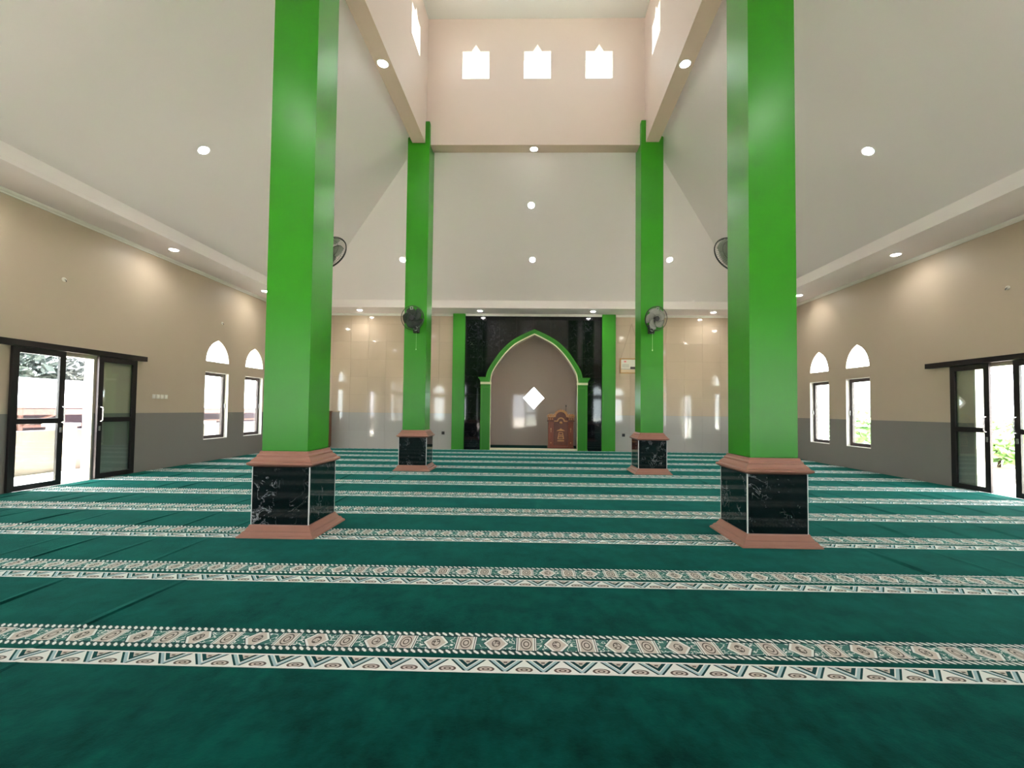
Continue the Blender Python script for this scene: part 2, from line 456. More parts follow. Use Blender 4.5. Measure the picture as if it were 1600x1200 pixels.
r3 = root('door_3', ((F_DOOR[0]+F_DOOR[1])/2, YF, 0)); of3 = Vector(r3.location)
lp3 = lambda u, v, w: tuple(Vector(mpF(u, v, w)) - of3)
MB().prism([[(F_DOOR[0], 0), (F_DOOR[0]+.05, 0), (F_DOOR[0]+.05, 2.30), (F_DOOR[1]-.05, 2.30), (F_DOOR[1]-.05, 0), (F_DOOR[1], 0), (F_DOOR[1], 2.35), (F_DOOR[0], 2.35)]], lp3, .01, WT-.01).build('door_lining', M['alu_dark'], r3)
for a, b in ((-.18, .69), (-1.09, -.95)):
    lf = MB().prism([rect(a, b, .022, 2.28)] + ([rect(a+.09, b-.09, .12, .98), rect(a+.09, b-.09, 1.08, 2.18)] if b-a > .5 else []), lp3, .05, .09).build('door_leaf', M['alu_dark'], r3)
    if b-a > .5:
        MB().prism([rect(a+.085, b-.085, .115, .985)], lp3, .067, .073).build('glass_pane', M['glass'], lf)
        MB().prism([rect(a+.085, b-.085, 1.075, 2.185)], lp3, .067, .073).build('glass_pane', M['glass'], lf)
tag(r3, 'dark framed glass entrance door opposite the mihrab', 'door', kind='structure')
po = root('added_porch', (0, YF-WT, -.14)); tag(po, 'unseen flat roof on posts added to shade the ground outside the entrance', 'added_porch')  # unseen roof, posts and landing, added to shade the ground before the entrance
MB().box(-2.0, 2.0, -2.0, -.01, 2.75, 2.9).build('roof', M['ceiling'], po)
for x in (-1.8, 1.8): MB().box(x-.12, x+.12, -1.95, -1.7, .10, 2.75).build('post', M['green'], po)
MB().box(-2.0, 2.0, -2.0, -.01, 0, .10).build('landing', M['floor'], po)

# ------------------------------------------------------------------ back wall with polished tiles
wb = MB().prism([[(XL, 0), (-1.19, 0), (-1.19, 3.21), (-.79, 3.51), (.2125, 3.69), (1.2125, 3.51), (1.615, 3.21), (1.615, 0), (XR, 0), (XR, 4.75), (XL, 4.75)]],
                lambda u, v, w: (u, YW + w, v), 0.0, WT).build('wall_back', M['grout'])
tag(wb, 'mihrab wall faced with polished beige tiles above grey tiles', 'wall', kind='structure')
TS = .5555
def tile_mesh(w, h, t=.009, j=.0012):
    return MB().box(-w/2+j, w/2-j, -t, 0, -h/2+j, h/2-j).mesh('tile')
full = {}
def wall_tile(x0, x1, z0, z1, mat):
    key = (round(x1-x0, 3), round(z1-z0, 3), mat)
    if key not in full:
        me = tile_mesh(x1-x0, z1-z0); me.materials.append(M[mat]); full[key] = me
    o = bpy.data.objects.new('tile', full[key]); COL.objects.link(o); o.parent = wb
    o.location = ((x0+x1)/2, YW - .0015, (z0+z1)/2)
    o.rotation_euler = (random.gauss(0, .0007), 0, random.gauss(0, .0009))
for side in (-1, 1):
    start, end = (-2.20, XL) if side < 0 else (2.62, XR)
    x = start
    while abs(end - x) > .03:
        nx = x + side*TS
        if (nx - end)*side > 0: nx = end
        z = 0
        while z < 4.2:
            nz = min(z + TS + (.0005 if z > 1 else 0), 4.24)
            wall_tile(min(x, nx), max(x, nx), z, nz, 'tile_grey' if nz < 1.13 else 'tile_beige')
            z = nz
        x = nx

# ------------------------------------------------------------------ mihrab
MC = .2125
mih = root('mihrab', (MC, YW, 0))
tag(mih, 'pointed arch prayer niche in black marble wall between two green pilasters', 'mihrab', kind='structure')
IN = [(1.333, 0), (1.333, 2.10), (1.325, 2.18), (1.275, 2.40), (1.10, 2.70), (.86, 3.01), (.58, 3.27), (.25, 3.455), (0, 3.575)]
OUT = [(1.50, 2.10), (1.495, 2.24), (1.435, 2.47), (1.27, 2.745), (1.045, 3.06), (.75, 3.35), (.42, 3.555), (0, 3.75)]
def smooth_curve(P, n=4):
    out = []
    for i in range(len(P)-1):
        p0, p1, p2, p3 = P[max(i-1, 0)], P[i], P[i+1], P[min(i+2, len(P)-1)]
        for k in range(n):
            t = k/n
            out.append(tuple(.5*((2*p1[j]) + (p2[j]-p0[j])*t + (2*p0[j]-5*p1[j]+4*p2[j]-p3[j])*t*t + (3*p1[j]-p0[j]-3*p2[j]+p3[j])*t**3) for j in (0, 1)))
    return out + [P[-1]]
inR = [(1.333, 0)] + smooth_curve(IN[1:])
outR = smooth_curve(OUT)
mir = lambda P: [(-x, z) for x, z in reversed(P)]
mpM = lambda u, v, w: (u, w, v)                      # w is depth relative to YW
def arch_band(a, b):   # a outer, b inner, both right-half curves ending at the apex
    return a + mir(a)[1:] + list(reversed(b + mir(b)[1:]))
inArch = [p for p in inR if p[1] >= 2.099]
grow = lambda P, d: [(x + d*(1 if i < len(P)-1 else 0), z + d*min(1, max(0, (z-2.1)/1.0))) for i, (x, z) in enumerate(P)]
mid = [(i_[0]*.45 + o_[0]*.55, i_[1]*.45+o_[1]*.55) for i_, o_ in zip(smooth_curve(IN[1:2]+IN[2:]), outR)] if len(outR) == len(inArch) else None
MB().prism([arch_band(outR, inArch)], mpM, -.075, .0).build('arch_moulding', M['green_trim'], mih)
lip = [(x*1.0 + .0, z) for x, z in inArch]
lip_o = [(x + .030, z + .028*(z-2.1)/1.4) for x, z in inArch[:-1]] + [(0, inArch[-1][1] + .036)]
MB().prism([arch_band(lip_o, lip)], mpM, -.088, -.074).build('arch_inner_edge', M['cream'], mih)
rim_o = [(x, z) for x, z in outR]
rim_i = [(x - .028, z - .020*(z-2.1)/1.6) for x, z in outR[:-1]] + [(0, outR[-1][1] - .036)]
MB().prism([arch_band(rim_o, rim_i)], mpM, -.092, -.074).build('arch_outer_edge', M['green'], mih)
for sgn in (-1, 1):
    q = lambda a, b: (min(sgn*a, sgn*b), max(sgn*a, sgn*b))
    x0, x1 = q(1.333, 1.650)
    MB().box(x0, x1, -.07, 0, 0, 2.03).build('jamb', M['green_trim'], mih)
    for k, (a, b) in enumerate(((1.345, 1.385), (1.60, 1.64))):
        y0, y1 = q(a, b); MB().box(y0, y1, -.086, -.069, .0, 1.98).build('jamb_rib', M['green'], mih)
    y0, y1 = q(1.385, 1.60); MB().box(y0, y1, -.086, -.069, 1.92, 1.98).build('jamb_rib', M['green'], mih)
    y0, y1 = q(1.333, 1.347); MB().box(y0, y1, -.092, -.06, 0, 2.10).build('jamb_inner_edge', M['cream'], mih)
    y0, y1 = q(1.325, 1.656); MB().box(y0, y1, -.095, 0, 2.03, 2.10).build('impost_band', M['cream'], mih)
    im = [(1.40, 2.10), (1.655, 2.10), (1.668, 2.15), (1.70, 2.20), (1.725, 2.225), (1.725, 2.25), (1.40, 2.25)]
    MB().prism([[(sgn*a, b) for a, b in im]], mpM, -.11, 0).build('impost', M['green_trim'], mih)
# pilasters
for nm, a, b in (('l', -2.315, -1.936), ('r', 2.30, 2.71)):
    MB().box(a-MC, b-MC, -.12, 0, 0, 4.212).build('pilaster', M['green'], mih, bevel=.006)
# black marble tiles, cut along the arch
def arch_h(x, curve):
    x = abs(x)
    if x >= curve[0][0]: return 0
    for (xa, za), (xb, zb) in zip(curve, curve[1:]):
        if xb <= x <= xa: return za + (zb-za)*(xa-x)/(xa-xb+1e-9)
    return curve[-1][1]
cut = [(1.64, 0), (1.56, 2.12)] + [(x - .05, z - .05) for x, z in outR[1:]]
cut[-1] = (0, 3.70)
BX0, BX1, BT = -1.936-MC, 2.30-MC, .5295
ncol = 8; z = 0; rows = [0, .57, 1.14, 1.71, 2.28, 2.85, 3.42, 3.99, 4.212]
for i in range(ncol):
    for r0, r1 in zip(rows, rows[1:]):
        x0, x1 = BX0 + i*BT + .0005, BX0 + (i+1)*BT - .0005; a, b = r0 + .0005, r1 - .0005
        mb = MB(); N = 14; cxm, czm = (x0+x1)/2, (r0+r1)/2
        for k in range(N):
            xa, xb = x0 + (x1-x0)*k/N, x0 + (x1-x0)*(k+1)/N
            ha, hb = max(a, arch_h(xa, cut)), max(a, arch_h(xb, cut))
            if min(ha, hb) >= b: continue
            ha, hb = min(ha, b-.0005), min(hb, b-.0005)
            mb.quad((xa-cxm, 0, ha-czm), (xb-cxm, 0, hb-czm), (xb-cxm, 0, b-czm), (xa-cxm, 0, b-czm))
        if not mb.f: continue
        o = mb.build('tile', M['marble_plain'], mih); o.location = (cxm, -.03, czm)
        so = o.modifiers.new('thick', 'SOLIDIFY'); so.thickness = .012; so.offset = 0
        o.rotation_euler = (random.gauss(0, .0004), 0, random.gauss(0, .0004))
# niche shell
ND = 1.40
NW, NH = 1.62, 3.90
for a, b in ((-NW-.08, -NW), (NW, NW+.08)):
    MB().box(a, b, WT, ND, 0, NH).build('niche_side', M['niche'], mih)
MB().box(-NW-.08, NW+.08, WT, ND+.12, NH, NH+.08).build('niche_top', M['ceiling'], mih)
MB().prism([inR + mir(inR)[1:] + [(-1.40, 0), (-1.40, 3.2), (-1.0, 3.5), (0, 3.68), (1.0, 3.5), (1.40, 3.2), (1.40, 0)]], mpM, .0, WT).build('arch_reveal', M['niche'], mih)
dia = [(0.018, 1.27), (.375, 1.655), (.018, 2.03), (-.34, 1.655)]
MB().prism([rect(-NW-.08, NW+.08, 0, NH), dia], mpM, ND, ND + .12).build('niche_back', M['niche'], mih)
MB().prism([dia], mpM, ND+.05, ND+.056).build('diamond_pane', M['glass'], mih)
portal((MC+.018, YW+ND+.14, 1.65), .72, .76, (0, -1, 0))
MB().box(-1.333, 1.333, -.07, WT, 0.0, .055).build('sill', M['cream'], mih, bevel=.005)
nc = MB().box(-NW+.01, NW-.01, WT+.01, ND-.004, .0, .045).build('niche_carpet', plain('dark_green_niche_carpet', lin(6, 62, 54), .95, .1, var=.2), None)
nc.location = (MC, YW, 0)
tag(nc, 'plain dark green carpet on the floor inside the prayer niche', 'carpet')

# ------------------------------------------------------------------ ceiling
SI, FB = .845, .22           # soffit depth, fascia height
xi0, xi1, yi0, yi1 = XL+SI, XR-.97, YF+.9, YW-.885
zf = ZT + FB
# tower corners (inner) : far-left, far-right, near-right, near-left
TW = [Vector((-2.140, 8.88, 0)), Vector((2.360, 8.88, 0)), Vector((2.237, 4.62, 0)), Vector((-2.252, 4.62, 0))]
cen = sum(TW, Vector())/4
BT_, ZB, ZC = .265, 6.71, 9.385
def offset_poly(P, d):
    out = []
    n = len(P)
    for i in range(n):
        p0, p1, p2 = P[i-1], P[i], P[(i+1) % n]
        e1 = (p1-p0).normalized(); e2 = (p2-p1).normalized()
        n1 = Vector((-e1.y, e1.x, 0)); n2 = Vector((-e2.y, e2.x, 0))
        if n1.dot(p1-cen) < 0: n1 = -n1
        if n2.dot(p1-cen) < 0: n2 = -n2
        out.append(p1 + (n1+n2)*d/(1+n1.dot(n2)))
    return out
TO = offset_poly(TW, BT_)
ZS = ZB + .16                 # the slopes meet the beams a little above their underside
ce = root('ceiling', (0, 6.7, ZT)); co = Vector(ce.location)
tag(ce, 'white sloped ceiling rising from the wall soffits to the central light tower', 'ceiling', kind='structure')
S = [Vector((xi0, yi1, zf)), Vector((xi1, yi1, zf)), Vector((xi1, yi0, zf)), Vector((xi0, yi0, zf))]
for i in range(4):
    a, b = S[i], S[(i+1) % 4]; c, d = TO[(i+1) % 4].copy(), TO[i].copy(); c.z = d.z = ZS
    lo4 = [p-co for p in (a, b, c, d)]; u4 = [p + Vector((0, 0, .06)) for p in lo4]
    MB().add(lo4+u4, [(0, 1, 2), (0, 2, 3), (4, 6, 5), (4, 7, 6), (0, 4, 5, 1), (1, 5, 6, 2), (2, 6, 7, 3), (3, 7, 4, 0)]).build('slope_panel', M['ceiling'], ce)
sof = MB().prism([rect(XL-.05, XR+.05, YF-.05, YW+.05), rect(xi0, xi1, yi0, yi1)], lambda u, v, w: (u, v-co.y, w), 0.0, .06)
sof.build('soffit', M['ceiling'], ce)
fa = MB().prism([rect(xi0-.05, xi1+.05, yi0-.05, yi1+.05), rect(xi0, xi1, yi0, yi1)], lambda u, v, w: (u, v-co.y, w), 0.061, FB+.05)
fa.build('fascia', M['ceiling'], ce)
MB().box(XL-WT, XR+WT, YF-WT-co.y, YF-co.y, .4, .55).build('roof_edge', M['ceiling'], ce)
# closing roof above the slopes keeps daylight out
ro = MB()
for i in range(4):
    a, b = S[i].copy(), S[(i+1) % 4].copy(); a.z += .12; b.z += .12
    a += (a-Vector((0, 6.7, a.z)))*.25; b += (b-Vector((0, 6.7, b.z)))*.25
    c, d = TO[(i+1) % 4].copy(), TO[i].copy(); c.z = d.z = ZS+.12
    ro.quad(*(p-co for p in (a, b, c, d)))
ro.build('roof_skin', M['plaster_out'], ce)
# crown moulding along each wall
prof = [(0, 0), (.018, 0), (.022, .018), (.045, .034), (.055, .055), (.055, .062), (0, .062)]
def crown(name, p0, p1, nrm, label):
    d = Vector(p1)-Vector(p0); n_ = Vector(nrm); mb = MB()
    vs = [Vector(p0) + n_*a + Vector((0, 0, b)) for a, b in prof] + [Vector(p1) + n_*a + Vector((0, 0, b)) for a, b in prof]
    k = len(prof)
    mb.add(vs, [(i, (i+1) % k, (i+1) % k + k, i + k) for i in range(k)] + [tuple(range(k)), tuple(range(2*k-1, k-1, -1))])
    tag(mb.build(name, M['trim_white'], smooth=True), label, 'moulding', kind='structure')
zc = ZT - .062
crown('trim_1', (XL, YF, zc), (XL, YW, zc), (1, 0, 0), 'white crown moulding along the yard side wall')
crown('trim_2', (XR, YF, zc), (XR, YW, zc), (-1, 0, 0), 'white crown moulding along the garden side wall')
crown('trim_3', (XL, YW-.010, zc), (-2.315, YW-.010, zc), (0, -1, 0), 'white crown moulding on the tiled wall, yard side of the mihrab')
crown('trim_4', (2.71, YW-.010, zc), (XR, YW-.010, zc), (0, -1, 0), 'white crown moulding on the tiled wall, garden side of the mihrab')
crown('trim_5', (-1.93, YW-.04, zc), (2.295, YW-.04, zc), (0, -1, 0), 'white crown moulding over the black marble panel')

# ------------------------------------------------------------------ light tower
def tower_loop(c, w, z0, z1):
    n = w*.165
    return [(c-w/2, z0), (c+w/2, z0), (c+w/2, z1), (c+n, z1), (c, z1+.145), (c-n, z1), (c-w/2, z1)]
names = ('wall_tower_back', 'wall_tower_right', 'wall_tower_front', 'wall_tower_left')
labs = ('beige tower wall above the mihrab side beam with three gabled windows', 'beige tower wall on the garden side',
        'beige tower wall on the entrance side', 'beige tower wall on the yard side')
for i in range(4):
    p0, p1 = TW[i], TW[(i+1) % 4]; q0, q1 = TO[i], TO[(i+1) % 4]
    e = (p1-p0); Ln = e.length; e.normalize(); nrm = Vector((-e.y, e.x, 0))
    if nrm.dot(p0-cen) < 0: nrm = -nrm
    mp = lambda u, v, w, p0=p0, e=e, nrm=nrm: tuple(p0 + e*u + nrm*w + Vector((0, 0, v)))
    if i == 0: cs = [1.006, 2.285, 3.56]
    else: cs = [Ln/2-1.28, Ln/2, Ln/2+1.28]
    loops = [rect(-BT_*.5, Ln+BT_*.5, ZB+.001, ZC+.2)] + [tower_loop(c, .575, 8.10, 8.70) for c in cs]
    w_ = MB().prism(loops, mp, 0, BT_).build(names[i], M['tower'])
    tag(w_, labs[i], 'wall', kind='structure')
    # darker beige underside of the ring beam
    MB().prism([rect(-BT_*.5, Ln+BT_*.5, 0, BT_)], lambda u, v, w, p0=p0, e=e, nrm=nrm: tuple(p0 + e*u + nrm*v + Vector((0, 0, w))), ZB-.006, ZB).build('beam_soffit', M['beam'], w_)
    for k, c in enumerate(cs):
        win_no[0] += 1
        wr = root('window_%d' % win_no[0], mp(c, 8.10, .1)); off = Vector(wr.location)
        lp = lambda u, v, w, off=off: tuple(Vector(mp(u, v, w)) - off)
        lo = tower_loop(c, .573, 8.101, 8.699); li = tower_loop(c, .545, 8.118, 8.683)
        MB().prism([lo, li], lp, .004, .03).build('window_frame', M['reveal'], wr)
        MB().prism([lo], lp, .012, .018).build('pane', M['glass'], wr)
        tag(wr, 'small square tower window with pointed top, ' + ('above the mihrab', 'garden side of the tower', 'entrance side of the tower', 'yard side of the tower')[i] + (', first', ', middle', ', last')[k] + ' of three', 'window', kind='structure')
        portal(mp(c, 8.42, BT_+.02), .58, .76, tuple(-nrm))
tc = MB().quad(*(Vector((p.x, p.y, ZC)) for p in TO)).build('ceiling_tower', M['ceiling_top'])
so = tc.modifiers.new('thick', 'SOLIDIFY'); so.thickness = .1; so.offset = 1 if tc.data.polygons[0].normal.z > 0 else -1
tag(tc, 'flat white ceiling at the top of the light tower', 'ceiling', kind='structure')

# ------------------------------------------------------------------ columns
WP, WBs, WG = .5644, .7341, .4488
ZBs, ZTT, ZG = .1178, .6855, .8196
cap_prof = [(.272, .672), (.300, .684), (.316, .694), (.320, .704), (.316, .716), (.298, .722), (.286, .742), (.270, .760), (.258, .768), (.258, .782), (.244, .796), (.236, .8196), (.22, .8196)]
base_prof = [(.367, .0), (.367, .018), (.361, .030), (.348, .038), (.338, .052), (.334, .062), (.318, .070), (.306, .090), (.294, .108), (.290, .122), (.27, .122)]
def make_column():
    r = root('column')
    MB().square_loft(base_prof).build('base_moulding', M['terracotta'], r)
    MB().box(-.262, .262, -.262, .262, .10, .70).build('pedestal_core', M['white_joint'], r)
    tm = None
    for k in range(4):
        if tm is None:
            tm = MB().box(-WP/2+.009, WP/2-.009, -.01, .01, .1225, .672).mesh('tile'); tm.materials.append(M['marble'])
        t = bpy.data.objects.new('tile', tm); COL.objects.link(t); t.parent = r
        a = k*math.pi/2; t.rotation_euler = (0, 0, a); t.location = (math.sin(a)*.2722, -math.cos(a)*.2722, 0)
    for sx in (-1, 1):
        for sy in (-1, 1):
            x, y = sx*(WP/2-.0062), sy*(WP/2-.0062)
            MB().box(x-.0062, x+.0062, y-.0062, y+.0062, .122, .674).build('corner_joint', M['white_joint'], r)
    MB().square_loft(cap_prof).build('cap_moulding', M['terracotta'], r)
    hs = WG/2
    MB().square_loft([(hs-.004, ZG), (hs, ZG+.004), (hs, 7.13), (hs-.004, 7.155), (hs-.018, 7.172)]).build('shaft', M['green'], r)
    return r
COLS = [((-2.3617, 4.4866), 'tall green column on marble pedestal, entrance end of the yard side pair'),
        ((2.3473, 4.4473), 'tall green column on marble pedestal, entrance end of the garden side pair'),
        ((-2.275, 9.030), 'tall green column on marble pedestal, mihrab end of the yard side pair'),
        ((2.4864, 9.0058), 'tall green column on marble pedestal, mihrab end of the garden side pair')]
proto = make_column()
for i, ((x, y), lab) in enumerate(COLS):
    o = proto if i == 0 else copy_tree(proto)
    o.location = (x, y, 0); tag(o, lab, 'column', 'columns carrying the light tower')

# ------------------------------------------------------------------ prayer carpets
PITCH, Y0 = 1.02, 2.102
holes = [(x-.371, x+.371, y-.371, y+.371) for (x, y), _ in COLS]
def carpet_row(k, ordn):
    ya = Y0 + k*PITCH; yb = min(ya + PITCH - .004, YW - .135)
    rs = random.Random(100+k)
    xs = set([XL+.02, XR-.02]); cre = []
    n = 30
    for i in range(1, n): xs.add(XL + (XR-XL)*i/n)
    x = XL + .3
    while x < XR - .3:
        if abs(x - MC) > 2.5 and k >= -1: cre.append((x, rs.uniform(.003, .011), rs.uniform(-.10, .10)))
        x += rs.uniform(.28, .8)
    cre = [c for c in cre if not any(abs(c[0]-e) < .16 for hl in holes for e in hl[:2])]
    xs = {v for v in xs if v < XL+.05 or v > XR-.05 or not any(abs(v-c[0]) < .13 for c in cre)}
    off_x = {}
    for c, h, l in cre:
        for d in (-.05, -.02, 0, .007, .020): xs.add(c + d); off_x[c + d] = l
    yl = set([0, yb-ya, .02, .13, .38, .6, .8, PITCH-.03])
    for hx0, hx1, hy0, hy1 in holes:
        if hy1 > ya and hy0 < yb:
            xs |= {hx0, hx1}
            for v in (hy0, hy1):
                if ya < v < yb: yl.add(v-ya)
    xs = sorted(v for v in xs if XL+.019 <= v <= XR-.019); yl = sorted(v for v in yl if v <= yb-ya+1e-6)
    T = .013
    def zz(x, y):
        z_ = T
        for c, h, l in cre:
            d = x - c
            if -.051 < d < .021: z_ += h*(max(0, 1+d/.05) if d <= 0 else max(0, 1-d/.020))*(.12 + .88*min(1, y/.5)*min(1, (1.08-y)/.4))
        return z_
    V = {}; mb = MB(); nx, ny = len(xs), len(yl)
    wob = lambda x, y: x + off_x.get(x, 0)*(y-.45)
    vs = [(wob(x, y), y, zz(x, y)) for y in yl for x in xs] + [(wob(x, y), y, 0.001) for y in yl for x in xs]; N = nx*ny
    solid = lambda i, j: 0 <= i < nx-1 and 0 <= j < ny-1 and not any(hx0 < (xs[i]+xs[i+1])/2 < hx1 and hy0 < ya+(yl[j]+yl[j+1])/2 < hy1 for hx0, hx1, hy0, hy1 in holes)
    fs = []
    for j in range(ny-1):
        for i in range(nx-1):
            if not solid(i, j): continue
            a, b, c, d = j*nx+i, j*nx+i+1, (j+1)*nx+i+1, (j+1)*nx+i
            fs.append((a, b, c, d))
            for (p, q_), (di, dj) in (((a, b), (0, -1)), ((b, c), (1, 0)), ((c, d), (0, 1)), ((d, a), (-1, 0))):
                if not solid(i+di, j+dj): fs.append((p, p+N, q_+N, q_))
    me = bpy.data.meshes.new('prayer_carpet'); me.from_pydata(vs, [], fs)
    bm = bmesh.new(); bm.from_mesh(me)
    bmesh.ops.delete(bm, geom=[v for v in bm.verts if not v.link_faces], context='VERTS'); bm.to_mesh(me); bm.free()
    o = bpy.data.objects.new('prayer_carpet', me); COL.objects.link(o); me.materials.append(M['carpet'])
    o.location = (0, ya, 0)
    tag(o, 'green prayer carpet strip with ivory patterned border, %s row from the mihrab' % ordn, 'carpet', 'rows of prayer carpet')
ords = 'first second third fourth fifth sixth seventh eighth ninth tenth eleventh twelfth thirteenth fourteenth fifteenth'.split()
for n_, k in enumerate(range(11, -4, -1)): carpet_row(k, ords[n_])

# ------------------------------------------------------------------ downlights
def make_downlight():
    r = root('downlight')
    MB().lathe([(.070, .0), (.088, -.002), (.092, -.006), (.088, -.010), (.070, -.008)], 20).build('trim_ring', M['lamp_ring'], r, smooth=True)
    MB().lathe([(.071, -.001), (.071, -.009), (.052, -.018), (.02, -.022)], 20).build('lens', M['lamp'], r, smooth=True)
    d = bpy.data.lights.new('downlight_beam', 'SPOT'); d.energy = LAMP; d.spot_size = math.radians(165); d.spot_blend = .9
    d.shadow_soft_size = .04; d.color = (1, .97, .96)
    o = bpy.data.objects.new('downlight_beam', d); COL.objects.link(o); o.parent = r; o.location = (0, 0, -.03)
    return r
def on_slope(i, x, y):
    a, b = S[i], S[(i+1) % 4]; c, d = TO[(i+1) % 4].copy(), TO[i].copy(); c.z = d.z = ZS
    side = lambda p, q: (q.x-p.x)*(y-p.y) - (q.y-p.y)*(x-p.x)
    inner = side(a, c) * ((c.x-a.x)*(b.y-a.y) - (c.y-a.y)*(b.x-a.x)) > 0
    n_ = ((b-a).cross(c-a) if inner else (c-a).cross(d-a)).normalized()
    if n_.z > 0: n_ = -n_
    return Vector((x, y, a.z - (n_.x*(x-a.x) + n_.y*(y-a.y))/n_.z)) + n_*.001, n_
dl = []
def lamp_on_slope(i, x, y, where, grp):
    p, n_ = on_slope(i, x, y); dl.append((p, n_, 'bright round downlight in the sloped ceiling, ' + where, grp))
for x, y, w in ((.052, 10.27, 'close below the mihrab side beam'), (.107, 11.54, 'midway between beam and mihrab'),
                (-3.36, 11.555, 'beside the far yard side column'), (3.72, 11.524, 'beside the far garden side column')):
    lamp_on_slope(0, x, y, w, 'downlights in the mihrab side slope')
for x, y, w in ((-5.073, 6.61, 'above the yard side door'), (-5.1, 9.9, 'above the yard side windows by the mihrab'), (-5.1, 3.3, 'above the yard side windows by the entrance')):
    lamp_on_slope(3, x, y, w, 'downlights in the yard side slope')
for x, y, w in ((5.123, 6.614, 'above the garden side door'), (5.1, 9.9, 'above the garden side windows by the mihrab'), (5.1, 3.3, 'above the garden side windows by the entrance')):
    lamp_on_slope(1, x, y, w, 'downlights in the garden side slope')
for x, y, w in ((0, 2.0, 'straight above the entrance'), (-3.4, 2.0, 'yard side of the entrance'), (3.4, 2.0, 'garden side of the entrance')):
    lamp_on_slope(2, x, y, w, 'downlights in the entrance side slope')
dn = Vector((0, 0, -1))
spots = ('just past the sliding door', 'over the window nearest the mihrab wall', 'over the entrance end of the sliding door', 'over the windows by the entrance')
for y, w in zip((8.1, 11.0, 5.2, 2.3), spots): dl.append((Vector((-6.72, y, ZT-.001)), dn, 'bright round downlight in the yard side soffit, ' + w, 'downlights in the yard side soffit'))
for y, w in zip((8.2, 11.1, 5.2, 2.3), spots): dl.append((Vector((6.82, y, ZT-.001)), dn, 'bright round downlight in the garden side soffit, ' + w, 'downlights in the garden side soffit'))
for x, w in ((-5.08, 'over the yard side tiles'), (-1.44, 'over the yard side of the black marble'), (1.95, 'over the garden side of the black marble'), (5.52, 'over the garden side tiles')):
    dl.append((Vector((x, 13.08, ZT-.001)), dn, 'bright round downlight in the mihrab wall soffit, ' + w, 'downlights in the mihrab wall soffit'))
dl.append((Vector((-2.335, 6.73, ZB-.007)), dn, 'bright round downlight under the yard side beam of the tower', None))
dl.append((Vector((2.425, 6.76, ZB-.007)), dn, 'bright round downlight under the garden side beam of the tower', None))
dl.append((Vector((.09, 9.01, ZB-.007)), dn, 'bright round downlight under the mihrab side beam of the tower', None))
dp = make_downlight()
for i, (p, n_, lab, grp) in enumerate(dl):
    o = dp if i == 0 else copy_tree(dp)
    if 'group' in o: del o['group']
    o.location = p; o.rotation_euler = n_.to_track_quat('-Z', 'Y').to_euler()
    tag(o, lab, 'downlight', grp)

